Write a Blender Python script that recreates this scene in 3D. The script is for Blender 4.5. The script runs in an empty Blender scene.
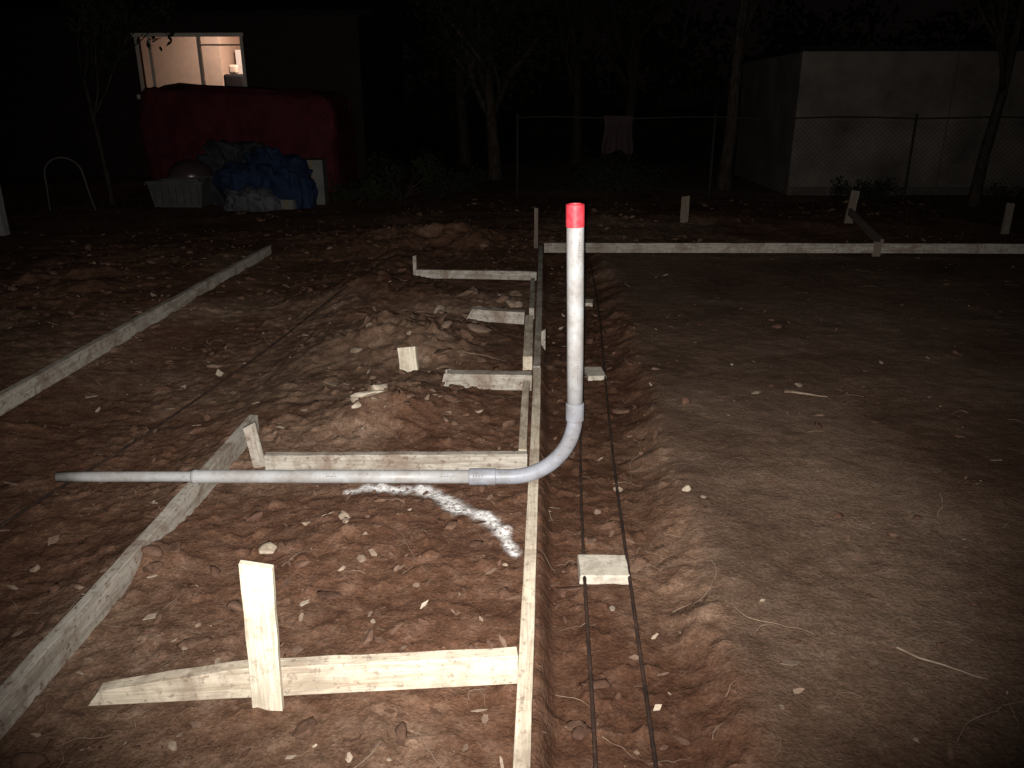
import bpy, bmesh, math, random
import numpy as np
from mathutils import Vector, Matrix
random.seed(7); rng = np.random.default_rng(7)
R = math.radians
scn = bpy.context.scene
COL = scn.collection

# ------------------------------------------------------------ noise
def _hash(ix, iy, s):
    n = (ix*374761393 + iy*668265263 + s*974634777) & 0xffffffff
    n = ((n ^ (n >> 13)) * 1274126177) & 0xffffffff
    n = n ^ (n >> 16)
    return (n & 0xffff)/65535.0
def vnoise(x, y, s=0):
    x = np.asarray(x, float); y = np.asarray(y, float)
    ix = np.floor(x).astype(np.int64); iy = np.floor(y).astype(np.int64)
    fx = x-ix; fy = y-iy
    fx = fx*fx*fx*(fx*(fx*6-15)+10); fy = fy*fy*fy*(fy*(fy*6-15)+10)
    a = _hash(ix, iy, s); b = _hash(ix+1, iy, s); c = _hash(ix, iy+1, s); d = _hash(ix+1, iy+1, s)
    return (a*(1-fx)+b*fx)*(1-fy)+(c*(1-fx)+d*fx)*fy
def fbm(x, y, f, o=4, s=0, g=0.5):
    t = 0; a = 1; n = 0
    for i in range(o):
        ang = 0.6*i+0.3
        xr = x*math.cos(ang)-y*math.sin(ang); yr = x*math.sin(ang)+y*math.cos(ang)
        t = t + a*(vnoise(xr*f, yr*f, s+i*17)-0.5)*2; n += a; a *= g; f *= 2.03
    return t/n
def sstep(a, b, x):
    t = np.clip((x-a)/(b-a), 0, 1); return t*t*(3-2*t)

# ------------------------------------------------------------ terrain
def trench_edge(y):
    return 0.47 + 0.018*(y-1.5) + 0.07*fbm(y*0+3.3, y, 1.6, 4, 91)
def pad_mask(x, y):
    e = trench_edge(y)
    return sstep(e+.02, e+0.16, x+.03*fbm(x, y, 5, 3, 92))*(1-sstep(8.2, 8.7, y))
def trench_mask(x, y):
    e = trench_edge(y)
    return sstep(0.0, 0.06, x)*(1-sstep(e-0.10, e+0.11, x+.05*fbm(x, y, 6, 3, 93)))*(1-sstep(8.0, 9.5, y))
def height(x, y):
    x = np.asarray(x, float); y = np.asarray(y, float)
    e = trench_edge(y)
    pad = pad_mask(x, y)
    z = 0.02*fbm(x, y, 0.45, 3, 5)
    near = 1-sstep(8.0, 9.5, y)
    tr = trench_mask(x, y)
    z = z - 0.075*tr
    lip = np.exp(-((x-e-0.15)/0.08)**2)*near
    z = z + 0.014*lip*(0.4+1.2*fbm(x, y, 3.2, 3, 33))
    z = z - 0.05*sstep(-1.40, -1.7, x)*(1-sstep(-2.3, -2.68, x))*near
    def mound(cx, cy, rx, ry, h):
        return h*np.exp(-(((x-cx)/rx)**2+((y-cy)/ry)**2))
    mm = mound(-0.85, 3.78, 0.44, 0.36, 0.12)+mound(-0.85, 4.9, 0.44, 0.50, 0.16)+mound(-0.72, 6.15, 0.42, 0.30, 0.08)
    mm = mm+mound(-1.45, 6.6, 0.5, 1.0, 0.11)+mound(-1.32, 2.35, 0.16, 0.16, 0.05)+mound(-0.6, 2.5, 0.45, 0.3, 0.03)
    mm = mm+mound(-1.1, 8.9, 1.3, 0.8, 0.16)+mound(2.5, 10.8, 3.6, 0.9, 0.08)+mound(-4.2, 6.5, 1.2, 2.0, 0.08)
    z = z + mm*(1+0.9*fbm(x, y, 2.8, 4, 12))
    loose = (1-pad*0.88)
    far = 1-0.6*sstep(9, 14, y)
    z = z + loose*far*(0.016*fbm(x, y, 3.0, 3, 21)+0.007*np.abs(fbm(x, y, 8.0, 3, 44))+0.0065*fbm(x, y, 23., 3, 61, 0.65))
    z = z + pad*0.005*fbm(x, y, 7., 3, 66)
    clod = np.clip(fbm(x, y, 15., 3, 77)-0.22, 0, 1)
    clod2 = np.clip(fbm(x, y, 34., 2, 78)-0.28, 0, 1)
    z = z + (0.10+0.90*loose)*(0.030*clod+0.014*clod2)*(1+np.clip(mm*9, 0, 1.2)+.4*tr)
    z = z + 0.25*sstep(20, 60, y)*fbm(x, y, 0.1, 2, 8)
    return z
def H(x, y): return float(height(np.array([x]), np.array([y]))[0])

def axis(segs):
    out = []
    for a, b, d in segs:
        n = max(1, int(round((b-a)/d))); out += list(np.linspace(a, b, n, endpoint=False))
    out.append(segs[-1][1]); return np.array(out)
xs = axis([(-120, -30, 10), (-30, -10, 1.2), (-10, -4.5, .12), (-4.5, -2.2, .03), (-2.2, 1.2, .0125), (1.2, 2.6, .02), (2.6, 5.5, .035), (5.5, 10, .12), (10, 30, 1.2), (30, 120, 10)])
ys = axis([(-60, -4, 7), (-4, .8, .3), (.8, 3.6, .0125), (3.6, 6, .02), (6, 9.5, .035), (9.5, 15, .10), (15, 30, 1.), (30, 160, 10)])
X, Y = np.meshgrid(xs, ys)
Z = height(X, Y)
nx, ny = len(xs), len(ys)
me = bpy.data.meshes.new("ground")
me.vertices.add(nx*ny)
me.vertices.foreach_set("co", np.stack([X, Y, Z], -1).astype(np.float32).ravel())
ii = (np.arange(ny-1)[:, None]*nx+np.arange(nx-1)[None, :]).ravel()
quads = np.stack([ii, ii+1, ii+1+nx, ii+nx], -1).astype(np.int32)
me.loops.add(quads.size); me.loops.foreach_set("vertex_index", quads.ravel())
me.polygons.add(len(quads)); me.polygons.foreach_set("loop_start", np.arange(0, quads.size, 4, dtype=np.int32))
me.polygons.foreach_set("use_smooth", np.ones(len(quads), dtype=bool))
me.update(calc_edges=True)
pl = np.array([(-.76, 2.86), (-.70, 2.91), (-.58, 2.90), (-.47, 2.91), (-.38, 2.84), (-.30, 2.75), (-.20, 2.70), (-.13, 2.60), (-.085, 2.46)])
wd = [.015, .022, .024, .027, .028, .024, .022, .015]
dmin = np.full(X.shape, 9.)
for (ax, ay), (bx, by), w_ in zip(pl[:-1], pl[1:], wd):
    t = np.clip(((X-ax)*(bx-ax)+(Y-ay)*(by-ay))/((bx-ax)**2+(by-ay)**2), 0, 1)
    dmin = np.minimum(dmin, np.hypot(X-ax-t*(bx-ax), Y-ay-t*(by-ay))/w_)
chalk = 1-sstep(0.2, 2.1, dmin+1.0*fbm(X, Y, 17, 4, 101, .65))
at = me.attributes.new("chalk", 'FLOAT', 'POINT'); at.data.foreach_set("value", chalk.astype(np.float32).ravel())
at = me.attributes.new("pad", 'FLOAT', 'POINT'); at.data.foreach_set("value", pad_mask(X, Y).astype(np.float32).ravel())
dry = sstep(-.10, .50, fbm(X, Y, .8, 4, 140)+.75*np.exp(-(((X+.7)/.8)**2+((Y-4.6)/1.8)**2))+.45*np.exp(-((X-1.15-.3*fbm(X, Y, .5, 2, 9))/.5)**2)-.15)
at = me.attributes.new("dry", 'FLOAT', 'POINT'); at.data.foreach_set("value", dry.astype(np.float32).ravel())
at = me.attributes.new("damp", 'FLOAT', 'POINT'); at.data.foreach_set("value", trench_mask(X, Y).astype(np.float32).ravel())
ground = bpy.data.objects.new("ground", me); COL.objects.link(ground)

# ------------------------------------------------------------ node helpers
class M:
    def __init__(s, name, rough=.8, spec=.3):
        s.m = bpy.data.materials.new(name); s.m.use_nodes = True
        s.nt = s.m.node_tree; s.b = s.nt.nodes["Principled BSDF"]
        s.b.inputs["Roughness"].default_value = rough
        s.b.inputs["Specular IOR Level"].default_value = spec
    def n(s, t, **k):
        nd = s.nt.nodes.new(t)
        for a, v in k.items(): setattr(nd, a, v)
        return nd
    def l(s, a, b): s.nt.links.new(a, b)
    def coord(s, scale=(1, 1, 1), gen='Object'):
        tc = s.n('ShaderNodeTexCoord'); mp = s.n('ShaderNodeMapping'); mp.inputs['Scale'].default_value = scale
        s.l(tc.outputs[gen], mp.inputs['Vector']); return mp.outputs['Vector']
    def noise(s, v, sc, det=5, r=.55, dist=0):
        nd = s.n('ShaderNodeTexNoise'); nd.inputs['Scale'].default_value = sc; nd.inputs['Detail'].default_value = min(det, 4)
        nd.inputs['Roughness'].default_value = r; nd.inputs['Distortion'].default_value = dist
        s.l(v, nd.inputs['Vector']); return nd.outputs['Fac']
    def ramp(s, f, stops):
        nd = s.n('ShaderNodeValToRGB'); e = nd.color_ramp.elements
        while len(e) < len(stops): e.new(.5)
        for i, (p, c) in enumerate(stops):
            e[i].position = p; e[i].color = (*c, 1) if len(c) == 3 else c
        s.l(f, nd.inputs[0]); return nd.outputs[0]
    def mix(s, f, a, b, mode='MIX'):
        nd = s.n('ShaderNodeMix', data_type='RGBA', blend_type=mode)
        if isinstance(f, (int, float)): nd.inputs[0].default_value = f
        else: s.l(f, nd.inputs[0])
        for i, q in ((6, a), (7, b)):
            if isinstance(q, tuple): nd.inputs[i].default_value = (*q, 1)
            else: s.l(q, nd.inputs[i])
        return nd.outputs[2]
    def math(s, op, a, b=0.):
        nd = s.n('ShaderNodeMath', operation=op)
        for i, q in ((0, a), (1, b)):
            if isinstance(q, (int, float)): nd.inputs[i].default_value = q
            else: s.l(q, nd.inputs[i])
        return nd.outputs[0]
    def col(s, c):
        if isinstance(c, tuple): s.b.inputs['Base Color'].default_value = (*c, 1)
        else: s.l(c, s.b.inputs['Base Color'])
    def bump(s, h, strength=.5, dist=.01):
        nd = s.n('ShaderNodeBump'); nd.inputs['Strength'].default_value = strength; nd.inputs['Distance'].default_value = dist
        s.l(h, nd.inputs['Height']); s.l(nd.outputs[0], s.b.inputs['Normal'])
G = lambda v: (v, v, v)

# soil
m = M("soil", .95, .08)
v = m.coord()
big = m.noise(v, 1.1, 4, .7, .4); mid = m.noise(v, 12, 4, .72); fine = m.noise(v, 85, 3, .75)
c1 = m.ramp(mid, [(.30, (.084, .042, .026)), (.5, (.116, .062, .040)), (.70, (.165, .100, .070))])
cd = m.ramp(mid, [(.30, (.125, .074, .050)), (.5, (.180, .117, .082)), (.70, (.26, .185, .138))])
c2 = m.ramp(mid, [(.30, (.098, .060, .041)), (.55, (.121, .078, .055)), (.74, (.158, .110, .080))])
c3 = m.ramp(mid, [(.30, (.118, .076, .054)), (.55, (.146, .099, .072)), (.74, (.190, .137, .103))])
pa = m.n('ShaderNodeAttribute', attribute_name="pad"); ca = m.n('ShaderNodeAttribute', attribute_name="chalk"); da = m.n('ShaderNodeAttribute', attribute_name="dry"); wa = m.n('ShaderNodeAttribute', attribute_name="damp")
c = m.mix(pa.outputs['Fac'], m.mix(da.outputs['Fac'], c1, cd), m.mix(da.outputs['Fac'], c2, c3))
c = m.mix(1., c, m.ramp(big, [(.32, (.62, .55, .51)), (.66, (1.22, 1.19, 1.16))]), 'MULTIPLY')
c = m.mix(1., c, m.ramp(fine, [(.3, G(.66)), (.52, G(1.0)), (.72, G(1.45))]), 'MULTIPLY')
c = m.mix(1., c, m.ramp(wa.outputs['Fac'], [(0, G(1)), (1, (.76, .72, .70))]), 'MULTIPLY')
cm = m.math('MULTIPLY', ca.outputs['Fac'], m.ramp(m.noise(v, 60, 4, .7), [(.32, G(.0)), (.54, G(1))]))
c = m.mix(cm, c, (.80, .79, .78))
m.col(c)
m.bump(m.math('ADD', m.math('MULTIPLY', fine, .5), mid), .75, .016)
ground.data.materials.append(m.m)

def wood(name, light, dark, mud=.5):
    m = M(name, .78, .2)
    v = m.coord((1.2, 22, 22)); v0 = m.coord()
    oi = m.n('ShaderNodeObjectInfo')
    vo = m.n('ShaderNodeVectorMath', operation='ADD'); m.l(v, vo.inputs[0])
    cb = m.n('ShaderNodeCombineXYZ'); m.l(m.math('MULTIPLY', oi.outputs['Random'], 40.), cb.inputs[0]); m.l(m.math('MULTIPLY', oi.outputs['Random'], 17.), cb.inputs[1])
    m.l(cb.outputs[0], vo.inputs[1]); vv = vo.outputs[0]
    g = m.noise(vv, 2.2, 4, .6, .6)
    c = m.ramp(g, [(.32, dark), (.5, light), (.75, tuple(min(1, q*1.12) for q in light))])
    c = m.mix(1., c, m.ramp(m.noise(vv, 9, 3, .5), [(.35, G(.80)), (.6, G(1.05))]), 'MULTIPLY')
    tint = m.ramp(oi.outputs['Random'], [(0, (.84, .82, .80)), (1, (1.0, 1.0, 1.0))])
    c = m.mix(1., c, tint, 'MULTIPLY')
    st = m.ramp(m.noise(v0, 6, 4, .75, .5), [(.46, G(0)), (.66, G(1))])
    c = m.mix(m.math('MULTIPLY', st, mud), c, (.17, .11, .08))
    st2 = m.ramp(m.noise(v0, 45, 4, .7), [(.56, G(0)), (.64, G(1))])
    c = m.mix(m.math('MULTIPLY', st2, mud), c, (.13, .08, .06))
    m.col(c); m.bump(g, .4, .004)
    return m.m
W_NEW = wood("pine_lumber", (.64, .56, .44), (.50, .41, .30), .5)
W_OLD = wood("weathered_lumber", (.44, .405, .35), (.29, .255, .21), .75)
W_STK = wood("stake_lumber", (.70, .63, .50), (.56, .48, .36), .3)
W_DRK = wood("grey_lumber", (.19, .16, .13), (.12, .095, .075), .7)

# ------------------------------------------------------------ lumber
def lumber(name, a, b, w, h, mat, roll=0., segs=14, warp=.006, taper_a=None, taper_b=None, cut_a=0.0, cut_b=0.0):
    a = Vector(a); b = Vector(b); L = (b-a).length
    bm = bmesh.new(); rings = []
    ph = random.random()*6
    for i in range(segs+1):
        t = i/segs; x = t*L
        off = warp*math.sin(t*3.1+ph)*L*.5; oz = warp*.6*math.sin(t*4.2+ph*2)*L*.5
        hh = h*(1+.02*random.uniform(-1, 1)); ww = w*(1+.03*random.uniform(-1, 1))
        if taper_a and t < taper_a[0]: hh *= taper_a[1]+(1-taper_a[1])*t/taper_a[0]
        if taper_b and t > 1-taper_b[0]: hh *= taper_b[1]+(1-taper_b[1])*(1-t)/taper_b[0]
        sx = cut_a if i == 0 else (-cut_b if i == segs else 0)
        ring = [bm.verts.new((x+(sx if k in (2, 3) else 0), y+off, z+oz)) for k, (y, z) in enumerate([(-ww/2, 0), (ww/2, 0), (ww/2, hh), (-ww/2, hh)])]
        rings.append(ring)
    for r0, r1 in zip(rings[:-1], rings[1:]):
        for k in range(4):
            bm.faces.new((r0[k], r0[(k+1) % 4], r1[(k+1) % 4], r1[k]))
    bm.faces.new(rings[0][::-1]); bm.faces.new(rings[-1])
    bmesh.ops.recalc_face_normals(bm, faces=bm.faces)
    me = bpy.data.meshes.new(name); bm.to_mesh(me); bm.free()
    o = bpy.data.objects.new(name, me); COL.objects.link(o); me.materials.append(mat)
    xa = (b-a).normalized(); up = Vector((0, 0, 1))
    if abs(xa.z) > .8: up = Vector((0, 1, 0))
    ya = up.cross(xa).normalized(); za = xa.cross(ya)
    mt = Matrix((xa, ya, za)).transposed().to_4x4()
    o.matrix_world = Matrix.Translation(a) @ mt @ Matrix.Rotation(roll, 4, 'X')
    bv = o.modifiers.new("bevel", 'BEVEL'); bv.width = .0022; bv.segments = 2; bv.limit_method = 'ANGLE'
    return o
def stake(x, y, top, w=.038, t=.038, mat=None, lean=(0, 0), depth=.25, yaw=0., z0=None):
    mat = mat or W_STK
    g = H(x, y) if z0 is None else z0
    bm = bmesh.new(); n = 10; rings = []
    for i in range(n+1):
        f = i/n; z = -depth+f*(top+depth)
        hw = w/2*(1+.03*random.uniform(-1, 1)); ht = t/2
        sk = .008*random.uniform(-1, 1) if i == n else 0
        rings.append([bm.verts.new((z+(sk if k in (1, 2) else -sk), yy, zz)) for k, (yy, zz) in enumerate([(-hw, -ht), (hw, -ht), (hw, ht), (-hw, ht)])])
    for r0, r1 in zip(rings[:-1], rings[1:]):
        for k in range(4): bm.faces.new((r0[k], r0[(k+1) % 4], r1[(k+1) % 4], r1[k]))
    bm.faces.new(rings[0][::-1]); bm.faces.new(rings[-1]); bmesh.ops.recalc_face_normals(bm, faces=bm.faces)
    me = bpy.data.meshes.new("wooden_stake"); bm.to_mesh(me); bm.free(); me.materials.append(mat)
    o = bpy.data.objects.new("wooden_stake", me); COL.objects.link(o)
    xa = Vector((lean[0], lean[1], 1)).normalized(); ya = Vector((math.cos(yaw), math.sin(yaw), 0)); ya = (ya-xa*ya.dot(xa)).normalized(); za = xa.cross(ya)
    o.matrix_world = Matrix.Translation((x, y, g)) @ Matrix((xa, ya, za)).transposed().to_4x4()
    bv = o.modifiers.new("bevel", 'BEVEL'); bv.width = .002; bv.segments = 2; bv.limit_method = 'ANGLE'
    return o
FB = "form_board"
lumber(FB, (-.028, .9, .0), (-.018, 4.25, .0), .040, .092, W_NEW, segs=30, warp=.003)
lumber(FB, (-.018, 4.262, .0), (-.004, 8.22, .005), .040, .095, W_OLD, segs=30, warp=.002)
lumber(FB, (-1.335, .9, .005), (-1.35, 3.46, .01), .040, .092, W_OLD, segs=24, warp=.004)
lumber(FB, (-2.70, 2.6, .01), (-2.77, 8.05, .02), .042, .095, W_OLD, segs=24, warp=.003)
lumber(FB, (.03, 8.24, .03), (7.5, 8.33, .03), .042, .098, W_OLD, segs=30, warp=.002)
lumber(FB, (-1.165, 1.655, .016), (-.052, 1.80, .005), .040, .092, W_NEW, segs=16, warp=.004, taper_a=(.35, .45), cut_a=.03)
lumber(FB, (-1.15, 3.03, .01), (-.05, 3.115, .0), .038, .088, W_OLD, warp=.004)
lumber(FB, (-.54, 4.09, .03), (-.045, 4.12, .015), .075, .088, W_OLD, warp=.002, cut_a=.05)
lumber(FB, (-.52, 5.46, .045), (-.11, 5.43, .03), .075, .085, W_OLD, warp=.002, cut_a=.04)
lumber(FB, (-1.08, 6.78, .06), (-.04, 6.86, .03), .038, .075, W_OLD, warp=.004)
lumber("kicker_board", (-.072, 3.16, .0), (-.068, 4.06, .0), .036, .082, W_NEW, segs=8)
lumber("kicker_board", (-.074, 4.45, .01), (-.072, 5.36, .02), .055, .084, W_NEW, segs=8)
lumber("kicker_board", (-.066, 5.6, .01), (-.064, 6.6, .02), .036, .084, W_OLD, segs=8)
stake(-.702, 1.675, .425, .078, .022, lean=(.025, .02), yaw=.10, z0=.0)
stake(-1.20, 3.10, .20, .055, .038, lean=(-.20, .12), yaw=.3, z0=.0, mat=W_OLD)
stake(-.74, 4.30, .135, .105, .04, lean=(-.12, .25), yaw=-.1, z0=.05)
stake(-1.09, 6.83, .17, .03, .03, mat=W_OLD)
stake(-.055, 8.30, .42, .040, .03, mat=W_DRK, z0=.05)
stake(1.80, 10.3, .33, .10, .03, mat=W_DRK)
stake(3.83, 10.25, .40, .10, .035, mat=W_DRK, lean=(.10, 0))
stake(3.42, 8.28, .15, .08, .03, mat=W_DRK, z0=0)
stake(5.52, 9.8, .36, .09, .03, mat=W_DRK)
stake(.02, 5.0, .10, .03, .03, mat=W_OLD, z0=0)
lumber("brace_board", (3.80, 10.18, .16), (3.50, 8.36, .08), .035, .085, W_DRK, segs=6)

# ------------------------------------------------------------ tubes
def tube(name, pts, rad, mat, res=24, caps=True):
    pts = [Vector(p) for p in pts]; n = len(pts)
    rad = [rad]*n if isinstance(rad, (int, float)) else rad
    bm = bmesh.new(); rings = []; prev = None
    for i, p in enumerate(pts):
        t = (pts[min(i+1, n-1)]-pts[max(i-1, 0)]).normalized()
        if prev is None: u = t.orthogonal().normalized()
        else: u = (prev-t*prev.dot(t)).normalized()
        prev = u; w = t.cross(u)
        rings.append([bm.verts.new(p+rad[i]*(math.cos(2*math.pi*k/res)*u+math.sin(2*math.pi*k/res)*w)) for k in range(res)])
    for r0, r1 in zip(rings[:-1], rings[1:]):
        for k in range(res):
            f = bm.faces.new((r0[k], r0[(k+1) % res], r1[(k+1) % res], r1[k])); f.smooth = True
    if caps: bm.faces.new(rings[0][::-1]); bm.faces.new(rings[-1])
    bmesh.ops.recalc_face_normals(bm, faces=bm.faces)
    me = bpy.data.meshes.new(name); bm.to_mesh(me); bm.free(); me.materials.append(mat)
    o = bpy.data.objects.new(name, me); COL.objects.link(o); return o
def sleeve(name, a, b, ro, ri, mat, res=32):
    a = Vector(a); b = Vector(b); d = (b-a).normalized(); L = (b-a).length; c = .003
    prof = [(0, ri), (0, ro-c), (c, ro), (L-c, ro), (L, ro-c), (L, ri)]
    u = d.orthogonal().normalized(); w = d.cross(u); bm = bmesh.new(); rings = []
    for s, r in prof: rings.append([bm.verts.new(a+d*s+r*(math.cos(2*math.pi*k/res)*u+math.sin(2*math.pi*k/res)*w)) for k in range(res)])
    rings.append(rings[0])
    for r0, r1 in zip(rings[:-1], rings[1:]):
        for k in range(res):
            f = bm.faces.new((r0[k], r0[(k+1) % res], r1[(k+1) % res], r1[k])); f.smooth = True
    bmesh.ops.recalc_face_normals(bm, faces=bm.faces)
    me = bpy.data.meshes.new(name); bm.to_mesh(me); bm.free(); me.materials.append(mat)
    try: me.set_sharp_from_angle(angle=R(35))
    except Exception: pass
    o = bpy.data.objects.new(name, me); COL.objects.link(o); return o
def empty(name, loc=(0, 0, 0)):
    e = bpy.data.objects.new(name, None); e.location = loc; COL.objects.link(e); return e
def parent(e, kids):
    bpy.context.view_layer.update()
    inv = e.matrix_world.inverted()
    for k in kids:
        k.parent = e; k.matrix_parent_inverse = inv

def pvc(name, base):
    m = M(name, .45, .35); v = m.coord()
    d = m.ramp(m.noise(v, 9, 4, .7), [(.42, G(1.0)), (.75, (.58, .50, .43))])
    c = m.mix(1., base, d, 'MULTIPLY')
    s = m.ramp(m.noise(v, 90, 4, .6), [(.62, G(0)), (.70, G(1))])
    c = m.mix(m.math('MULTIPLY', s, .5), c, (.12, .08, .06))
    m.col(c); m.bump(m.noise(v, 50, 3), .08, .003); return m.m
PVC = pvc("grey_pvc", (.37, .37, .375)); PVCD = pvc("grey_pvc_fitting", (.26, .27, .305))
REDT = M("red_tape", .5, .4); v = REDT.coord(); REDT.col(REDT.ramp(REDT.noise(v, 40, 3), [(.3, (.50, .025, .04)), (.7, (.72, .07, .09))])); REDT.bump(REDT.noise(v, 60, 2), .3, .003)
INK = M("black_print", .6); INK.col((.09, .09, .10))
BORE_SHADE = M("bore_shade", .8); BORE_SHADE.col((.05, .045, .045))  # dark colour stands in for the shade inside the pipe end
e = empty("pvc_conduit", (.135, 2.82, 0))
py0, py1 = 2.75, 2.82
def pp(x): return (x, py0+(x+1.87)*(py1-py0)/2.005, .121 if x > -1.34 else .121+.004*(x+1.34))
kids = []
kids.append(tube("narrow_pipe", [pp(-1.87), pp(-1.7), pp(-1.5), pp(-1.34), pp(-1.25)], .0205, PVC))
kids.append(tube("long_pipe", [pp(-1.345), pp(-1.33), pp(-1.32), pp(-1.0), pp(-.6), pp(-.2)], [.0272, .0280, .0255, .0255, .0262, .0262], PVC, 32))
kids.append(sleeve("coupling_low", pp(-.27), pp(-.165), .0325, .026, PVCD))
RB = .25; pts = [pp(-.2), pp(-.16)]
x0 = .135-RB
for i in range(17):
    a = math.pi/2*i/16
    pts.append((x0+RB*math.sin(a), pp(x0)[1], .121+RB*(1-math.cos(a))))
pts.append((.135, pp(x0)[1], .41))
kids.append(tube("elbow", pts, .0295, PVCD, 32))
ye = pp(x0)[1]
kids.append(sleeve("coupling_high", (.135, ye, .362), (.134, ye, .432), .0345, .030, PVCD))
kids.append(tube("riser", [(.134, ye, .40), (.128, ye, .7), (.120, ye, 1.0), (.116, ye, 1.157)], .0305, PVC, 32))
kids.append(sleeve("red_tape_end", (.1175, ye, 1.085), (.1155, ye, 1.165), .0324, .024, REDT.m))
kids.append(tube("bore_shade_disc", [(.116, ye, 1.1575), (.116, ye, 1.1585)], .0245, BORE_SHADE.m, 24))  # disc over the closed riser top, shade of the hollow painted as colour
def mark(cx, z, w, h, rad, ang, vert=False):
    bm = bmesh.new(); n = 4; vs = []
    for i in range(n+1):
        for j in (0, 1):
            if vert:
                a = ang+(i/n-.5)*w/rad; p = (cx+rad*math.sin(a), ye-rad*math.cos(a), z+(j-.5)*h)
            else:
                a = ang+(j-.5)*h/rad; xx = cx+(i/n-.5)*w; q = pp(xx); p = (xx, q[1]-rad*math.cos(a), q[2]+rad*math.sin(a))
            vs.append(bm.verts.new(p))
    for i in range(n): bm.faces.new((vs[2*i], vs[2*i+2], vs[2*i+3], vs[2*i+1]))
    me = bpy.data.meshes.new("print"); bm.to_mesh(me); bm.free(); me.materials.append(INK.m)
    o = bpy.data.objects.new("print", me); COL.objects.link(o); kids.append(o)
for cx0, nm in ((-.33, 6), (-.78, 5)):
    for i in range(nm): mark(cx0-i*.009-random.uniform(0, .003), .118, random.uniform(.002, .005), .004, .0268, .5)
for i in range(4): mark(-.25+i*.011, .118, .004, .006, .0330, .5)
for i in range(9): mark(.131-(i*.0002), .52+i*.0095, .003, random.uniform(.002, .005), .0312, .3, True)
for i in range(7): mark(.1195, .98+i*.0095, .003, random.uniform(.002, .005), .0312, .4, True)
parent(e, kids)

# ------------------------------------------------------------ rebar
m = M("rusty_steel", .8, .2); v = m.coord(); m.col(m.ramp(m.noise(v, 14, 4, .7), [(.35, (.018, .012, .010)), (.6, (.045, .026, .019)), (.72, (.10, .062, .045))])); REB = m.m
def rebar(pts, r=.0062):
    ps = []; pts = [Vector(p) for p in pts]
    for i in range(len(pts)-1):
        p0 = pts[max(i-1, 0)]; p1 = pts[i]; p2 = pts[i+1]; p3 = pts[min(i+2, len(pts)-1)]
        for k in range(40):
            t = k/40; ps.append(.5*((2*p1)+(-p0+p2)*t+(2*p0-5*p1+4*p2-p3)*t*t+(-p0+3*p1-3*p2+p3)*t**3))
    ps.append(pts[-1])
    return tube("rebar", ps, [r*(1.14 if i % 2 else .96) for i in range(len(ps))], REB, 8)
rebar([(.128, .8, -.035), (.150, 1.6, -.035), (.162, 2.40, -.026), (.190, 3.3, -.045), (.25, 4.6, -.03), (.30, 6.0, -.035), (.35, 8.0, -.04)], .0056)
rebar([(.275, .8, -.035), (.298, 1.6, -.040), (.314, 2.40, -.026), (.340, 3.3, -.043), (.39, 4.6, -.03), (.45, 6.0, -.035), (.50, 8.0, -.04)], .0056)
rebar([(-2.0, 1.6, .02), (-1.97, 2.5, .03), (-1.85, 3.4, .02), (-1.7, 4.8, .035), (-1.55, 6.2, .10), (-1.38, 7.5, .12)], .0055)

m = M("concrete_block", .9, .2); v = m.coord(); m.col(m.ramp(m.noise(v, 25, 4, .7), [(.3, (.30, .26, .21)), (.55, (.50, .45, .375)), (.8, (.60, .55, .47))])); m.bump(m.noise(v, 90, 4), .6, .004); CB = m.m
def block(x, y, w, d, h, rot, z=None, tilt=0):
    bm = bmesh.new(); bmesh.ops.create_cube(bm, size=1)
    bmesh.ops.subdivide_edges(bm, edges=bm.edges, cuts=5, use_grid_fill=True)
    for q in bm.verts:
        p = q.co; f = 1-.04*abs(p.z+.5)
        q.co = Vector((p.x*w*f, p.y*d*f, p.z*h))
        n = fbm(np.array(q.co.x*1.+x), np.array(q.co.y+q.co.z*1.3+y), 20, 2, 4)
        q.co *= 1+.05*float(n)
    me = bpy.data.meshes.new("concrete_block"); bm.to_mesh(me); bm.free(); me.materials.append(CB)
    o = bpy.data.objects.new("concrete_block", me); COL.objects.link(o)
    o.location = (x, y, z+h*.4); o.rotation_euler = (tilt, 0, rot)
    bv = o.modifiers.new("b", 'BEVEL'); bv.width = .004; bv.segments = 2; bv.limit_method = 'ANGLE'; bv.angle_limit = R(50)
block(.230, 2.42, .175, .140, .034, .03, z=-.050)
block(.33, 4.55, .11, .18, .03, .1, z=-.052)
block(.38, 6.35, .09, .14, .03, -.1, z=-.056)

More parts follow.
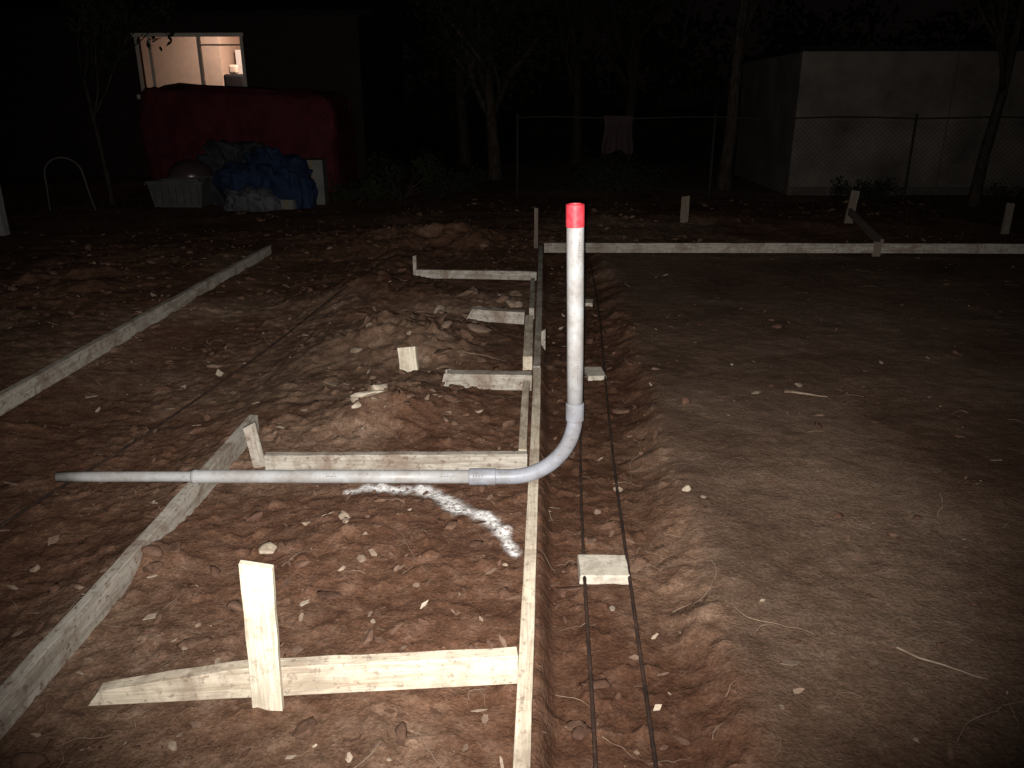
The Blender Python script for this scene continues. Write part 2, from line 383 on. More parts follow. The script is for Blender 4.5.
# ------------------------------------------------------------ stones & clods
bm = bmesh.new(); bmesh.ops.create_icosphere(bm, subdivisions=2, radius=1)
bm.verts.ensure_lookup_table(); IV = np.array([q.co[:] for q in bm.verts]); IF = np.array([[q.index for q in f.verts] for f in bm.faces]); bm.free()
def stones(name, P, S, T, mat, flat=.6, seed=1):
    r = np.random.default_rng(seed); V = []; F = []; A = []
    for i, (p, s, t) in enumerate(zip(P, S, T)):
        k = r.normal(size=(3, 3)); q, _ = np.linalg.qr(k)
        d = r.normal(size=(7, 3)); d /= np.linalg.norm(d, axis=1)[:, None]
        v = IV.copy()
        for dd in d:
            h = r.uniform(.25, .75); dot = v@dd; over = np.clip(dot-h, 0, None); v -= over[:, None]*dd
        v *= (1+.07*r.normal(size=(len(v), 1)))
        v = v*np.array([1.15, r.uniform(.5, .9), r.uniform(.35, .8)])@q
        v[:, 2] *= flat; v = v*s+np.array(p); V.append(v); F.append(IF+i*len(IV)); A.append(np.full(len(IV), t))
    V = np.concatenate(V).astype(np.float32); F = np.concatenate(F).astype(np.int32); A = np.concatenate(A).astype(np.float32)
    me = bpy.data.meshes.new(name); me.vertices.add(len(V)); me.vertices.foreach_set("co", V.ravel())
    me.loops.add(F.size); me.loops.foreach_set("vertex_index", F.ravel()); me.polygons.add(len(F))
    me.polygons.foreach_set("loop_start", np.arange(0, F.size, 3, dtype=np.int32)); me.update(calc_edges=True)
    a = me.attributes.new("tone", 'FLOAT', 'POINT'); a.data.foreach_set("value", A)
    me.materials.append(mat); o = bpy.data.objects.new(name, me); COL.objects.link(o); return o
m = M("stone_and_clod", .95, .10); v = m.coord(); ta = m.n('ShaderNodeAttribute', attribute_name="tone")
c = m.ramp(ta.outputs['Fac'], [(0, (.086, .044, .030)), (.45, (.140, .084, .058)), (.7, (.22, .155, .115)), (.88, (.36, .285, .215)), (1, (.58, .50, .40))])
c = m.mix(1., c, m.ramp(m.noise(v, 50, 4, .7), [(.3, G(.65)), (.7, G(1.25))]), 'MULTIPLY'); m.col(c); m.bump(m.noise(v, 110, 3), .6, .004); STM = m.m
N = 12000
px = rng.uniform(-4.8, 5.8, N*3); py = 1.0+12*rng.uniform(0, 1, N*3)**1.6
ker = (np.abs(px-.0) < 1.0+.75*py)
pm = pad_mask(px, py); cl = fbm(px, py, 1.6, 4, 201)
prob = np.where(pm > .5, .20, .85)*np.clip(.18+2.4*(cl+.08), .07, 1)
keep = ker & (rng.uniform(size=N*3) < prob)
for bx in (-.02, -1.345, -2.735): keep &= np.abs(px-bx) > .035
keep &= ~((py > 1.6) & (py < 1.84) & (px < 0) & (px > -1.2))
px = px[keep][:N]; py = py[keep][:N]
sz = .0030+.0044*rng.pareto(1.8, len(px)); sz = np.clip(sz, .0030, .045)*(1+.04*py)
tone = np.clip(rng.beta(1.1, 3.9, len(px))*1.1, 0, 1); big = sz > .018; tone[big] *= .75
pz = height(px, py)+sz*.10
stones("gravel", np.stack([px, py, pz], -1), sz, tone, STM, seed=3)
rocks = [(-.93, 2.42, .060, .90), (-.85, 2.58, .028, .80), (-.72, 2.62, .038, .82), (-.66, 2.30, .022, .8), (-.62, 2.50, .02, .7), (-.70, 2.56, .026, .8), (-.60, 2.36, .028, .72)]
rocks += [(-.84, 3.62, .10, .97), (-.88, 3.56, .07, .95), (-.79, 3.70, .075, .95), (-.83, 3.74, .06, .9), (-.90, 3.64, .05, .9)]
for i in range(8): rocks.append((-.86+random.gauss(0, .08), 3.62+random.gauss(0, .12), random.uniform(.015, .035), random.uniform(.7, .9)))
for i in range(14): rocks.append((-.35+random.gauss(0, .16), 5.85+random.gauss(0, .22), random.uniform(.04, .11), random.uniform(.5, .78)))
for i in range(20): rocks.append((-.75+random.gauss(0, .24), 5.2+random.gauss(0, .45), random.uniform(.03, .09), random.uniform(.3, .78)))
for i in range(26): rocks.append((-.6+random.gauss(0, .28), 4.5+random.gauss(0, .35), random.uniform(.02, .06), random.uniform(.2, .8)))
for i in range(26): rocks.append((-.7+random.gauss(0, .28), 3.75+random.gauss(0, .2), random.uniform(.015, .05), random.uniform(.1, .6)))
for i in range(24): rocks.append((-.6+random.gauss(0, .3), 2.5+random.gauss(0, .22), random.uniform(.012, .035), random.uniform(.0, .5)))
rocks = [q for q in rocks if abs(q[0]+.03) > .12 and abs(q[0]+1.345) > .06]
rocks += [(-1.5, 2.2, .04, .6), (-1.75, 2.35, .035, .7), (-1.9, 2.05, .04, .5),
         (.60, 2.95, .032, .9), (.66, 2.88, .022, .8), (.72, 2.2, .016, .8), (.95, 1.62, .016, .75), (1.15, 4.6, .02, .9), (-2.0, 4.6, .05, .6), (-1.6, 5.2, .05, .6), (-.3, 3.7, .03, .8), (-.45, 3.5, .03, .6),
         (-1.02, 2.0, .022, .7), (-.5, 2.05, .016, .8), (-.25, 2.2, .014, .7), (1.5, 2.1, .018, .7), (1.9, 2.6, .022, .7), (-1.27, 2.24, .055, .3), (-1.25, 2.36, .045, .25), (-1.30, 2.30, .05, .35), (-.75, 1.45, .018, .8), (-1.25, 1.55, .02, .7), (-.35, 1.5, .014, .8), (-.82, 1.35, .014, .8)]
stones("rubble", [(x, y, H(x, y)+s*.12) for x, y, s, t in rocks], [r[2] for r in rocks], [r[3] for r in rocks], STM, flat=.5, seed=11)
V = []; F = []; A = []; n = 0
for _ in range(1700):
    y = 1.1+8.5*random.random()**1.5; x = random.uniform(-1, 1)*(.9+.62*y)
    if x > .55 and random.random() < .75: continue
    if abs(x+.02) < .05 or abs(x+1.345) < .05 or abs(x+2.735) < .06: continue
    L = random.uniform(.004, .022)*(1+.06*y)*random.choice((1, 1, 1, 1.5)); w_ = L*random.uniform(.2, .7); a = random.uniform(0, 6.28); k = random.randint(4, 6); t = random.uniform(.15, .95)**1.4
    g = H(x, y)+.004+L*.15; tx, ty = random.uniform(-.5, .5), random.uniform(-.5, .5); vs = []
    for i in range(k):
        b = 6.28*i/k+random.uniform(-.3, .3); u = math.cos(b)*L; q = math.sin(b)*w_
        dx = u*math.cos(a)-q*math.sin(a); dy = u*math.sin(a)+q*math.cos(a); vs.append((x+dx, y+dy, g+tx*dx+ty*dy))
    V += vs+[(p[0], p[1], p[2]-.002) for p in vs]; A += [t]*(2*k)
    F.append(list(range(n, n+k))); F += [[n+i, n+(i+1) % k, n+k+(i+1) % k, n+k+i] for i in range(k)]; n += 2*k
me = bpy.data.meshes.new("wood_chips"); me.from_pydata(V, [], F); at = me.attributes.new("tone", 'FLOAT', 'POINT'); at.data.foreach_set("value", np.array(A, dtype=np.float32)); me.materials.append(STM)
COL.objects.link(bpy.data.objects.new("wood_chips", me))

# ------------------------------------------------------------ twigs
m = M("dry_twig", .8, .2); v = m.coord(); m.col(m.ramp(m.noise(v, 15, 3), [(.3, (.14, .09, .06)), (.7, (.32, .245, .18))])); TW = m.m
cu = bpy.data.curves.new("twigs", 'CURVE'); cu.dimensions = '3D'; cu.bevel_depth = 1.; cu.bevel_resolution = 0; cu.materials.append(TW)
def twig(x, y, ang, L, r, curl=.6, n=9, lift=.01):
    sp = cu.splines.new('POLY'); sp.points.add(n-1); a = ang
    for i in range(n):
        z = H(x, y)+r+lift*math.sin(math.pi*i/(n-1))
        sp.points[i].co = (x, y, z, 1); sp.points[i].radius = r*(1-.6*i/(n-1))
        a += random.uniform(-curl, curl); x += math.cos(a)*L/(n-1); y += math.sin(a)*L/(n-1)
for _ in range(320):
    y = 1.2+7.5*random.random()**1.4; x = random.uniform(-1, 1)*(.9+.62*y)
    if abs(x+.02) < .05 or abs(x+1.345) < .05: continue
    if x > .6 and random.random() < .5: continue
    twig(x, y, random.uniform(0, 6.28), random.uniform(.03, .16), random.uniform(.0005, .0013), .5)
for x, y, a, L, r in [(1.62, 2.95, -2.2, .22, .005), (1.05, 1.98, -.7, .24, .004), (1.32, 4.1, -.3, .22, .009), (1.05, 1.62, .5, .4, .0015), (.55, 2.5, -1.2, .35, .0015), (.62, 2.2, -1.4, .3, .0015),
                      (-.45, 2.3, .9, .3, .0014), (-.38, 1.55, -1.3, .28, .0018), (-.30, 1.6, -.9, .25, .0014), (.5, 3.6, -1.8, .5, .002), (-1.0, 5.5, 1.2, .5, .003), (-.5, 4.6, -.5, .3, .003)]:
    twig(x, y, a, L, r, .25 if r > .003 else .5, 12, .008)
COL.objects.link(bpy.data.objects.new("twigs", cu))

# ------------------------------------------------------------ foliage
def leafmat(name, a, b):
    m = M(name, .9, .08); oi = m.coord(); m.col(m.ramp(m.noise(oi, 3, 3), [(.3, a), (.7, b)])); return m.m
LEAF = leafmat("leaves", (.008, .012, .006), (.026, .027, .014)); DRY = leafmat("dry_leaves", (.024, .018, .012), (.055, .042, .030))
m = M("bark", .95, .05); v = m.coord((6, 6, 1.5)); m.col(m.ramp(m.noise(v, 3, 4, .65), [(.3, (.020, .015, .011)), (.7, (.066, .051, .041))])); m.bump(m.noise(v, 4, 4), 1, .03); BARK = m.m
def leaves(name, centers, rad, n, size, mat, seed=0, squash=.8):
    r = np.random.default_rng(seed); V = []; F = []; b = 0
    for c, rr in zip(centers, rad):
        d = r.normal(size=(n, 3)); d /= np.linalg.norm(d, axis=1)[:, None]
        p = np.array(c)+d*(rr*r.uniform(.15, 1, (n, 1))**.6)*np.array([1, 1, squash])
        u = r.normal(size=(n, 3)); u /= np.linalg.norm(u, axis=1)[:, None]; w = np.cross(u, r.normal(size=(n, 3))); w /= np.linalg.norm(w, axis=1)[:, None]
        s = size*r.uniform(.5, 1.3, (n, 1))
        q = np.stack([p-u*s, p+w*s*.45, p+u*s, p-w*s*.45], 1).reshape(-1, 3); V.append(q); F.append(np.arange(n*4).reshape(-1, 4)+b); b += n*4
    me = bpy.data.meshes.new(name); me.from_pydata(np.concatenate(V).tolist(), [], np.concatenate(F).tolist()); me.materials.append(mat)
    o = bpy.data.objects.new(name, me); COL.objects.link(o); return o
def tree(name, x, y, hgt, r0, seed, fork=.35, crown=1., n=220, mat=LEAF, lean=(0, 0), maxd=2):
    rd = random.Random(seed); g = H(x, y); e = empty(name, (x, y, g)); kids = []; tips = []
    def limb(p, d, L, r, depth):
        pts = [p]; dd = Vector(d).normalized(); k = 7; rr = [r*(1.25 if depth == 0 else 1)]; wv = .06 if depth == 0 else .15
        for i in range(k):
            dd = (dd+Vector((rd.uniform(-wv, wv), rd.uniform(-wv, wv), rd.uniform(-.03, .12)))).normalized()
            pts.append(pts[-1]+dd*L/k); rr.append(r*(1-.45*(i+1)/k))
        kids.append(tube("trunk" if depth == 0 else "limb", pts, rr, BARK, 10 if depth == 0 else 5, True))
        if depth >= 1: tips.append(pts[-1]); tips.append(pts[4])
        if depth < maxd:
            for j in range(4):
                t = rd.randint(3 if depth else 4, k); a = rd.uniform(0, 6.28)
                nd = (dd*.75+Vector((math.cos(a), math.sin(a), rd.uniform(.1, .7)))*.65).normalized()
                limb(pts[t], nd, L*rd.uniform(.6, .9), rr[t]*.66, depth+1)
    limb(Vector((x, y, g-.1)), (lean[0], lean[1], 1), hgt*fork, r0, 0)
    if crown: kids.append(leaves("crown", [t[:] for t in tips], [rd.uniform(.35, .75)*crown for _ in tips], n, .06, mat, seed))
    parent(e, kids)
tree("tree", -.95, 16.6, 6.0, .15, 3, .36, 1., 90)
tree("tree", 3.25, 14.8, 7.5, .13, 5, .48, 1., 90, lean=(.01, 0))
tree("tree", 6.45, 12.4, 6.5, .085, 8, .45, .8, 40, lean=(.05, 0))
tree("tree", -6.55, 12.2, 4.2, .04, 12, .45, .5, 40, LEAF)
tree("tree", .9, 21.5, 7.0, .14, 21, .4, 1.2, 100)
tree("tree", -1.9, 20.5, 7.0, .16, 31, .4, 1.2, 100)
tree("tree", 2.4, 23.5, 8.0, .18, 41, .4, 1.5, 110)
r_ = random.Random(5); cs = []; rr_ = []
for i in range(90):
    xx = -34+i*.85+r_.uniform(-.6, .6); yy = r_.uniform(30, 36)
    for q in range(3): cs.append((xx+r_.uniform(-.8, .8), yy, .6+q*1.5+r_.uniform(-.4, .6))); rr_.append(r_.uniform(1.0, 1.8))
leaves("distant_trees", cs, rr_, 90, .22, LEAF, 77, .9)
def shrub(x, y, w, h, n, mat, seed):
    rd = random.Random(seed); g = H(x, y); e = empty("shrub", (x, y, g)); kids = []; cs = []
    for i in range(14):
        a = rd.uniform(0, 6.28); q = rd.random()**.5; d = Vector((math.cos(a)*w*.55*q, math.sin(a)*w*.45*q, h*rd.uniform(.2, .95)))
        p = Vector((x, y, g)); kids.append(tube("stem", [p, p+d*.5+Vector((0, 0, .05)), p+d], [.010, .006, .003], BARK, 5)); cs.append((p+d)[:])
    kids.append(leaves("foliage", cs, [w*rd.uniform(.12, .26) for _ in cs], n, .035, mat, seed)); parent(e, kids)
shrub(-2.25, 13.0, 1.1, .75, 110, LEAF, 2); shrub(-1.5, 13.8, 1., .4, 90, LEAF, 4); shrub(-3.0, 12.9, .7, .3, 60, LEAF, 5)
shrub(5.2, 13.2, 1.0, .25, 60, LEAF, 6); shrub(1.3, 14.4, 1.6, .5, 110, LEAF, 7); shrub(7.6, 12.9, 1.1, .3, 70, LEAF, 9)
cu = bpy.data.curves.new("weeds", 'CURVE'); cu.dimensions = '3D'; cu.bevel_depth = 1.; cu.bevel_resolution = 0; cu.materials.append(DRY)
for _ in range(420):
    y = random.uniform(8.8, 14.5); x = random.uniform(-7, 8)
    if fbm(np.array([x]), np.array([y]), .6, 2, 300)[0] < -.15: continue
    g = H(x, y); sc_ = random.uniform(.4, 1)
    for k in range(6):
        a = random.uniform(0, 6.28); L = random.uniform(.05, .17)*sc_; b = random.uniform(.2, .8)
        sp = cu.splines.new('POLY'); sp.points.add(3)
        for i in range(4):
            t = i/3; sp.points[i].co = (x+math.cos(a)*b*L*t*t, y+math.sin(a)*b*L*t*t, g+L*t*(1-.3*t*b), 1); sp.points[i].radius = .0035*(1-.8*t)
COL.objects.link(bpy.data.objects.new("weeds", cu))

# ------------------------------------------------------------ buildings
def box(name, x0, x1, y0, y1, z0, z1, mat, bev=.006):
    bm = bmesh.new(); bmesh.ops.create_cube(bm, size=1)
    for q in bm.verts: q.co = Vector(((q.co.x)*(x1-x0), (q.co.y)*(y1-y0), (q.co.z)*(z1-z0)))
    me = bpy.data.meshes.new(name); bm.to_mesh(me); bm.free(); me.materials.append(mat)
    o = bpy.data.objects.new(name, me); o.location = ((x0+x1)/2, (y0+y1)/2, (z0+z1)/2); COL.objects.link(o)
    if bev: b = o.modifiers.new("b", 'BEVEL'); b.width = bev; b.segments = 2
    return o
def flat(name, base, var=.25, rough=.85, sc=6):
    m = M(name, rough, .12); v = m.coord(); m.col(m.mix(1., base, m.ramp(m.noise(v, sc, 4, .65), [(.3, G(1-var)), (.7, G(1+var*.4))]), 'MULTIPLY')); m.bump(m.noise(v, 40, 3), .2, .004); return m.m
STUC = flat("stucco", (.145, .122, .104), .5, .95, 1.3); SID = flat("house_siding", (.024, .015, .013), .3); ROOF = flat("roofing", (.012, .011, .010), .3)
TRIM = flat("white_trim", (.50, .44, .38), .12); INT = flat("interior_plaster", (.62, .46, .36), .1); DRK = flat("dark_fabric", (.03, .025, .025), .2); CABW = flat("white_cabinet", (.8, .76, .72), .08)
e = empty("stucco_building", (8, 15, 0)); k = []
k.append(box("walls", 4.15, 13, 14.0, 18, -.2, 2.25, STUC, .02))
k.append(box("roof", 4.08, 13.2, 13.92, 18.2, 2.253, 2.33, ROOF, .01))
k.append(box("base_course", 4.13, 13.0, 13.965, 13.997, -.2, .13, flat("plinth", (.085, .073, .064), .3), .004))
for xx in (6.6, 9.05, 11.5): k.append(box("control_joint", xx, xx+.012, 13.990, 13.998, .14, 2.24, flat("joint", (.09, .078, .068), .2), 0))
parent(e, k)
e = empty("house", (-7, 17, 0)); k = []; yf = 16.8
WX0, WX1, WZ0, WZ1 = -8.0, -5.92, 1.62, 2.70
k += [box("wall_below", -13, -3.6, yf, yf+.16, -.2, WZ0, SID, 0), box("wall_above", -13, -3.6, yf, yf+.16, WZ1, 3.1, SID, 0),
      box("wall_left", -13, WX0, yf+.001, yf+.159, WZ0-.01, WZ1+.01, SID, 0), box("wall_right", WX1, -3.6, yf+.001, yf+.159, WZ0-.01, WZ1+.01, SID, 0),
      box("wall_side_right", -3.76, -3.6, yf+.161, yf+5, -.2, 3.1, SID, 0), box("wall_side_left", -13, -12.84, yf+.161, yf+5, -.2, 3.1, SID, 0), box("wall_back", -13, -3.6, yf+5.001, yf+5.2, -.2, 3.1, SID, 0)]
k += [box("room_back", -9.2, -4.8, yf+2.6, yf+2.7, .6, 3.0, INT, 0), box("room_left", -9.3, -9.21, yf+.162, yf+2.7, .6, 3.0, INT, 0), box("room_right", -4.79, -4.7, yf+.162, yf+2.7, .6, 3.0, INT, 0),
      box("room_ceiling", -9.3, -4.7, yf+.162, yf+2.7, 3.003, 3.08, INT, 0), box("room_floor", -9.3, -4.7, yf+.162, yf+2.7, .5, .597, INT, 0)]
k += [box("partition", -9.2, -6.86, yf+1.3, yf+1.38, .6, 3.0, INT, 0), box("partition_return", -6.94, -6.86, yf+1.385, yf+2.55, .6, 3.0, INT, 0)]
k += [box("frame_top", WX0-.08, WX1+.06, yf-.04, yf-.001, WZ1-.02, WZ1+.05, TRIM), box("frame_left", WX0-.03, WX0+.03, yf-.04, yf-.001, WZ0, WZ1-.025, TRIM), box("frame_right", WX1-.02, WX1+.04, yf-.04, yf-.001, WZ0, WZ1-.025, TRIM),
      box("sill", WX0-.12, WX1+.12, yf-.08, yf-.001, WZ0-.09, WZ0-.005, TRIM), box("mullion", -6.82, -6.76, yf+.02, yf+.1, WZ0+.003, WZ1-.003, TRIM), box("mullion_thin", -7.80, -7.74, yf+.02, yf+.07, WZ0+.003, WZ1-.003, TRIM),
      box("meeting_rail", -6.755, WX1-.003, yf+.03, yf+.06, 2.52, 2.55, TRIM, .003)]
k += [box("cabinet", -6.75, -6.35, yf+1.9, yf+2.5, 1.2, 2.55, CABW), box("shelf", -6.2, -5.2, yf+2.3, yf+2.58, 2.32, 2.36, CABW), box("counter", -6.75, -4.9, yf+.6, yf+1.1, 1.55, 1.72, DRK), box("appliance", -6.60, -6.15, yf+.62, yf+1.0, 1.725, 2.02, DRK, .05), box("jug", -6.5, -6.32, yf+.7, yf+.85, 2.022, 2.20, INT, .04), box("shelf_item", -5.9, -5.7, yf+2.35, yf+2.5, 2.362, 2.55, DRK, .02), box("wall_picture", -6.1, -5.75, yf+2.57, yf+2.598, 1.85, 2.2, SID, .004)]
bm = bmesh.new()
rv = [bm.verts.new(p) for p in [(-13.4, yf-.45, 3.0), (-3.2, yf-.45, 3.0), (-3.2, yf+2.6, 4.3), (-13.4, yf+2.6, 4.3), (-13.4, yf+5.6, 3.0), (-3.2, yf+5.6, 3.0)]]
bm.faces.new((rv[0], rv[1], rv[2], rv[3])); bm.faces.new((rv[3], rv[2], rv[5], rv[4]))
me = bpy.data.meshes.new("roof"); bm.to_mesh(me); bm.free(); me.materials.append(ROOF); o = bpy.data.objects.new("roof", me); COL.objects.link(o); s = o.modifiers.new("s", 'SOLIDIFY'); s.thickness = .12; s.offset = 1; k.append(o)
def downlight(name, x, y, z, e_, c_, size=150, tilt=70):
    ld = bpy.data.lights.new(name, 'SPOT'); ld.energy = e_; ld.color = c_; ld.shadow_soft_size = .08; ld.spot_size = R(size); ld.spot_blend = .4
    lo = bpy.data.objects.new(name, ld); lo.location = (x, y, z); lo.rotation_euler = (R(tilt), 0, 0); COL.objects.link(lo); k.append(lo)
downlight("track_lamp", -5.8, yf+.35, 2.85, 120, (1, .80, .68))
downlight("wall_lamp", -7.7, yf+.25, 2.90, 3.2, (1, .66, .46), 140, 60)
parent(e, k)

# ------------------------------------------------------------ tarps
def drape(name, c, a, b, h, mat, ex=.35, amp=.06, f=2.5, seed=1, nu=150, nv=50, slope=.0):
    th = np.linspace(0, 2*np.pi, nu, endpoint=False); ph = np.linspace(0.0, np.pi/2, nv)
    T, Pp = np.meshgrid(th, ph); sp = lambda q, e: np.sign(q)*np.abs(q)**e
    x = a*sp(np.cos(T), ex)*sp(np.cos(Pp), ex*.8); y = b*sp(np.sin(T), ex)*sp(np.cos(Pp), ex*.8); z = h*sp(np.sin(Pp), ex*1.3)
    n1 = fbm(x*1.+c[0]+z*.4, y+z*.9, f, 4, seed); fold = 1-np.abs(fbm(x*1.6+y, y*.5+z*.35, f*1.3, 3, seed+9))*2
    s = amp*(n1+.6*fold); rr = np.hypot(x, y)+1e-6
    x = x+s*x/rr; y = y+s*y/rr; z = np.maximum(z*(1-slope*(x/a))+s*.9*(z/h)-.02, -.05)
    V = np.stack([x, y, z], -1).reshape(-1, 3)
    F = [(i*nu+j, i*nu+(j+1) % nu, (i+1)*nu+(j+1) % nu, (i+1)*nu+j) for i in range(nv-1) for j in range(nu)]
    me = bpy.data.meshes.new(name); me.from_pydata(V.tolist(), [], F); me.polygons.foreach_set("use_smooth", [True]*len(F)); me.materials.append(mat)
    o = bpy.data.objects.new(name, me); o.location = c; COL.objects.link(o); return o
def tarpm(name, a, b):
    m = M(name, .75, .12); v = m.coord(); m.col(m.ramp(m.noise(v, 4, 4), [(.3, a), (.7, b)])); m.bump(m.noise(v, 14, 4), .5, .03); return m.m
drape("red_tarp_covered_trailer", (-5.2, 14.9, 0), 1.66, .8, 1.68, tarpm("red_tarp", (.045, .008, .012), (.090, .014, .022)), .16, .09, 1.6, 4, slope=.05)
BT = tarpm("blue_tarp", (.009, .015, .036), (.020, .034, .070)); GT = tarpm("grey_tarp", (.04, .04, .045), (.11, .11, .125))
drape("blue_tarp_pile", (-4.1, 12.3, 0), .66, .5, .74, BT, .75, .16, 3.2, 14)
drape("grey_tarp_pile", (-4.75, 12.7, 0), .55, .4, .85, tarpm("dark_tarp", (.016, .016, .02), (.048, .048, .055)), .7, .15, 3., 24)
drape("plastic_sheet", (-4.25, 11.8, 0), .36, .28, .28, GT, .8, .12, 4.5, 34)
GP = flat("grey_plastic", (.08, .08, .076), .25, .6); WP = flat("white_cardboard", (.16, .15, .14), .25)
def binn(x, y, w, d, h):
    g = H(x, y); e = empty("storage_bin", (x, y, g)); bm = bmesh.new()
    def ring(s, z): return [bm.verts.new((x+sx*w/2*s, y+sy*d/2*s, g+z)) for sx, sy in ((-1, -1), (1, -1), (1, 1), (-1, 1))]
    rs = [ring(.86, 0), ring(1, h), ring(1.05, h), ring(1.05, h-.03), ring(1.0, h-.03)]
    bo = rs[0]; inner = [ring(.95, h-.001), ring(.82, .02)]
    def br(a, b):
        for i in range(4): bm.faces.new((a[i], a[(i+1) % 4], b[(i+1) % 4], b[i]))
    br(rs[0], rs[4]); br(rs[4], rs[3]); br(rs[3], rs[2]); br(rs[2], rs[1]); br(rs[1], inner[0]); br(inner[0], inner[1]); bm.faces.new(bo[::-1]); bm.faces.new(inner[1])
    bmesh.ops.recalc_face_normals(bm, faces=bm.faces)
    me = bpy.data.meshes.new("tub"); bm.to_mesh(me); bm.free(); me.materials.append(GP); o = bpy.data.objects.new("tub", me); COL.objects.link(o); ks = [o]
    for i in range(7):
        xx = x-w*.4+i*w*.133; ks.append(box("rib", xx-.012, xx+.012, y-d/2*.955-.03, y-d/2*.93, g+.05, g+h-.05, GP, .003))
    parent(e, ks)
binn(-5.40, 12.1, .82, .45, .38)
def dome(x, y, z, r):
    e = empty("barbecue_grill_lid", (x, y, z)); bm = bmesh.new(); rings = []
    for i in range(13):
        a = math.pi/2*i/12.5; rings.append([bm.verts.new((x+r*math.cos(a)*math.cos(t*math.pi/18), y+r*math.cos(a)*math.sin(t*math.pi/18), z+r*.72*math.sin(a))) for t in range(36)])
    for r0, r1 in zip(rings[:-1], rings[1:]):
        for q in range(36): f = bm.faces.new((r0[q], r0[(q+1) % 36], r1[(q+1) % 36], r1[q])); f.smooth = True
    bm.faces.new(rings[-1]); me = bpy.data.meshes.new("lid"); bm.to_mesh(me); bm.free()
    mm = M("enamel", .28, .5); mm.col((.08, .055, .055)); mm.b.inputs['Metallic'].default_value = .4; me.materials.append(mm.m)
    o = bpy.data.objects.new("lid", me); COL.objects.link(o)
    h = tube("handle", [(x-.07, y-.05, z+r*.68), (x-.06, y-.05, z+r*.85), (x+.06, y-.05, z+r*.85), (x+.07, y-.05, z+r*.68)], .01, DRK, 8)
    rim = tube("rim", [(x+(r+.006)*math.cos(t*math.pi/18), y+(r+.006)*math.sin(t*math.pi/18), z) for t in range(37)], .009, GP, 6, False)
    parent(e, [o, h, rim])
dome(-5.25, 12.15, .44, .33)
def carton(x, y, w, d, h, rot):
    g = H(x, y); e = empty("cardboard_box", (x, y, g)); b = box("body", x-w/2, x+w/2, y-d/2, y+d/2, g, g+h, WP, .006)
    f1 = box("flap", x-w/2-.13, x-w/2-.004, y-d/2+.01, y+d/2-.01, g+h-.01, g+h, WP, .002); t = box("tape", x-.03, x+.03, y-d/2-.003, y-d/2-.0005, g+.01, g+h-.01, flat("tape", (.2, .15, .1)), 0)
    parent(e, [b, f1, t]); e.rotation_euler = (0, 0, rot)
carton(-3.50, 12.5, .36, .4, .66, .1)
carton(-3.70, 11.85, .20, .2, .14, -.2)
e = empty("white_post", (-6.36, 9.3, 0)); k = [box("shaft", -6.42, -6.32, 9.24, 9.36, -.3, 1.46, flat("post_paint", (.26, .245, .235), .25), .008), box("cap", -6.435, -6.305, 9.225, 9.375, 1.462, 1.50, TRIM, .01)]; parent(e, k)
GALV = M("galvanised_steel", .8, .1); GALV.col((.030, .027, .025))
hp = [(-7.05, 11.4, -.05), (-7.03, 11.4, .35)]+[(-6.75-.28*math.cos(math.pi*i/12), 11.4, .50+.25*math.sin(math.pi*i/12)) for i in range(13)]+[(-6.45, 11.45, .2), (-6.42, 11.5, -.05)]
tube("bent_metal_tube", hp, .012, flat("painted_tube", (.10, .095, .09)), 10)
e = empty("chain_link_fence", (4, 13.2, 0)); k = []; FY = 13.3; FX0, FX1, FH = -.40, 12.0, 1.20
k.append(tube("top_rail", [(FX0+i*(FX1-FX0)/20, FY, FH+.05+.014*math.sin(i*1.7)) for i in range(21)], .012, GALV.m, 8))
x = FX0
while x < FX1+.1:
    k.append(tube("post", [(x, FY+.01, -.3), (x, FY+.01, FH+.09)], .020, GALV.m, 8)); k.append(box("post_cap", x-.022, x+.022, FY-.012, FY+.032, FH+.092, FH+.11, GALV.m, .01)); x += 3.1
cu = bpy.data.curves.new("mesh_wire", 'CURVE'); cu.dimensions = '3D'; cu.bevel_depth = .0014; cu.bevel_resolution = 0; cu.materials.append(GALV.m)
x = FX0-FH
def clip(p, q):
    for lim, out in ((FX0, p[0] < FX0), (FX1, p[0] > FX1)):
        if out: t = (lim-p[0])/(q[0]-p[0]); return (lim, p[1]+t*(q[1]-p[1]))
    return p
while x < FX1:
    for sgn in (1, -1):
        a, b = (x, .04), (x+FH-.04, FH)
        if sgn < 0: a, b = (x+FH-.04, .04), (x, FH)
        a2 = clip(a, b); b2 = clip(b, a)
        sp = cu.splines.new('POLY'); sp.points.add(1); sp.points[0].co = (a2[0], FY-.024+.003*sgn, a2[1], 1); sp.points[1].co = (b2[0], FY-.024+.003*sgn, b2[1], 1)
    x += .08
o = bpy.data.objects.new("mesh_wire", cu); COL.objects.link(o); k.append(o); parent(e, k)
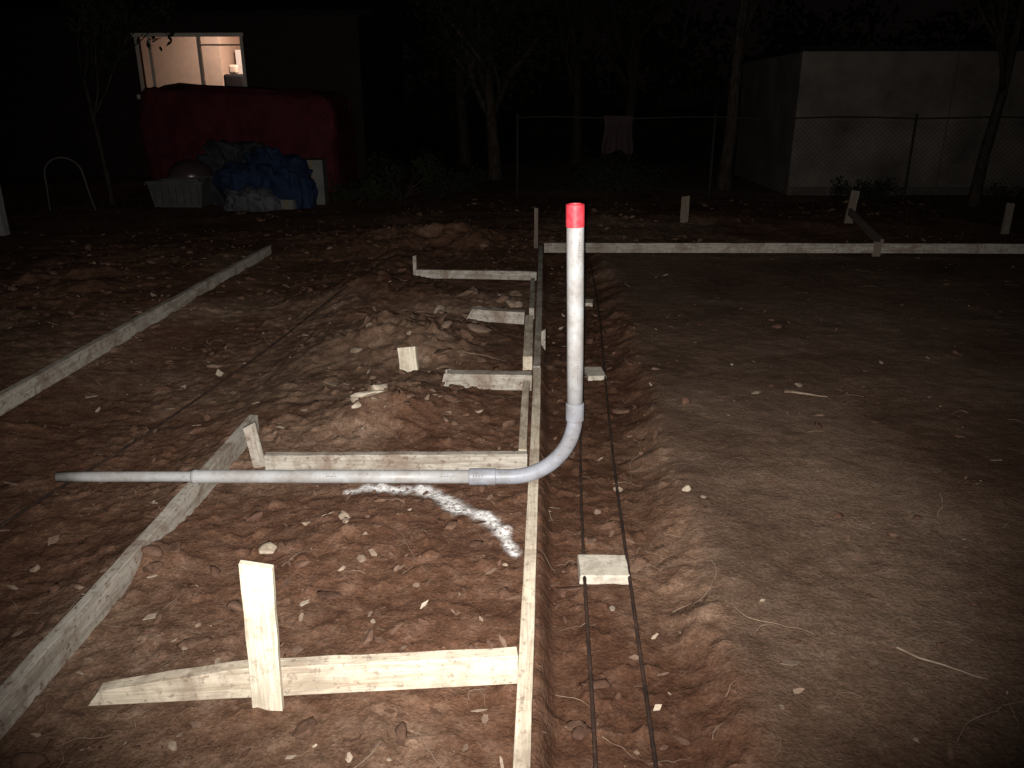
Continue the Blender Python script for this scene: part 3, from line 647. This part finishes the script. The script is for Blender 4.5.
def cloth(x0, x1, z0, z1, y):
    nu, nv = 40, 30; V = []; F = []
    for j in range(nv):
        for i in range(nu):
            u = i/(nu-1); t = j/(nv-1); xx = x0+(x1-x0)*u; zz = z1+.01-(z1-z0)*t*(1+.06*math.sin(u*9)); V.append((xx+.02*math.sin(t*5+u*3), y-.03-.03*(.3+t)*math.sin(u*17+t*1.5)-.02*t, zz))
    for j in range(nv-1):
        for i in range(nu-1): F.append((j*nu+i, j*nu+i+1, (j+1)*nu+i+1, (j+1)*nu+i))
    me = bpy.data.meshes.new("hanging_cloth"); me.from_pydata(V, [], F); me.polygons.foreach_set("use_smooth", [True]*len(F)); me.materials.append(flat("pink_cloth", (.042, .028, .027), .25)); o = bpy.data.objects.new("hanging_cloth", me); COL.objects.link(o)
    s = o.modifiers.new("s", 'SOLIDIFY'); s.thickness = .005
cloth(.95, 1.42, .72, 1.27, FY-.03)

# ------------------------------------------------------------ world, moon, flash, camera
w = bpy.data.worlds.new("World"); scn.world = w; w.use_nodes = True; nt = w.node_tree; bg = nt.nodes["Background"]
sky = nt.nodes.new('ShaderNodeTexSky'); sky.sky_type = 'NISHITA'; sky.sun_disc = False; sky.sun_elevation = R(12); sky.sun_rotation = R(200)
hs = nt.nodes.new('ShaderNodeHueSaturation'); hs.inputs['Saturation'].default_value = .25
tn = nt.nodes.new('ShaderNodeMix'); tn.data_type = 'RGBA'; tn.blend_type = 'MULTIPLY'; tn.inputs[0].default_value = 1; tn.inputs[7].default_value = (1, .70, .66, 1)
nt.links.new(sky.outputs[0], hs.inputs['Color']); nt.links.new(hs.outputs[0], tn.inputs[6]); nt.links.new(tn.outputs[2], bg.inputs[0]); bg.inputs[1].default_value = .0003
sd = bpy.data.lights.new("moonlight", 'SUN'); sd.energy = .003; sd.angle = R(.5); sd.color = (1, .93, .85); so = bpy.data.objects.new("moonlight", sd); COL.objects.link(so); so.rotation_euler = (R(78), 0, R(200))
fl = bpy.data.lights.new("phone_flash", 'SPOT'); fl.energy = 950; fl.spot_size = R(93); fl.spot_blend = 1.; fl.shadow_soft_size = .006; fl.color = (1, .965, .91)
fo = bpy.data.objects.new("phone_flash", fl); COL.objects.link(fo); fo.location = (-.008, .02, 1.487); fo.rotation_euler = (R(90-11.5), 0, R(2.8))
cam = bpy.data.cameras.new("camera"); co = bpy.data.objects.new("camera", cam); COL.objects.link(co); scn.camera = co
co.location = (0, 0, 1.5); co.rotation_euler = (R(90-19.5), 0, R(2.09)); cam.sensor_width = 36; cam.lens = 28.125; cam.clip_start = .02; cam.clip_end = 400
scn.view_settings.view_transform = 'Standard'; scn.view_settings.look = 'None'; scn.view_settings.exposure = 0
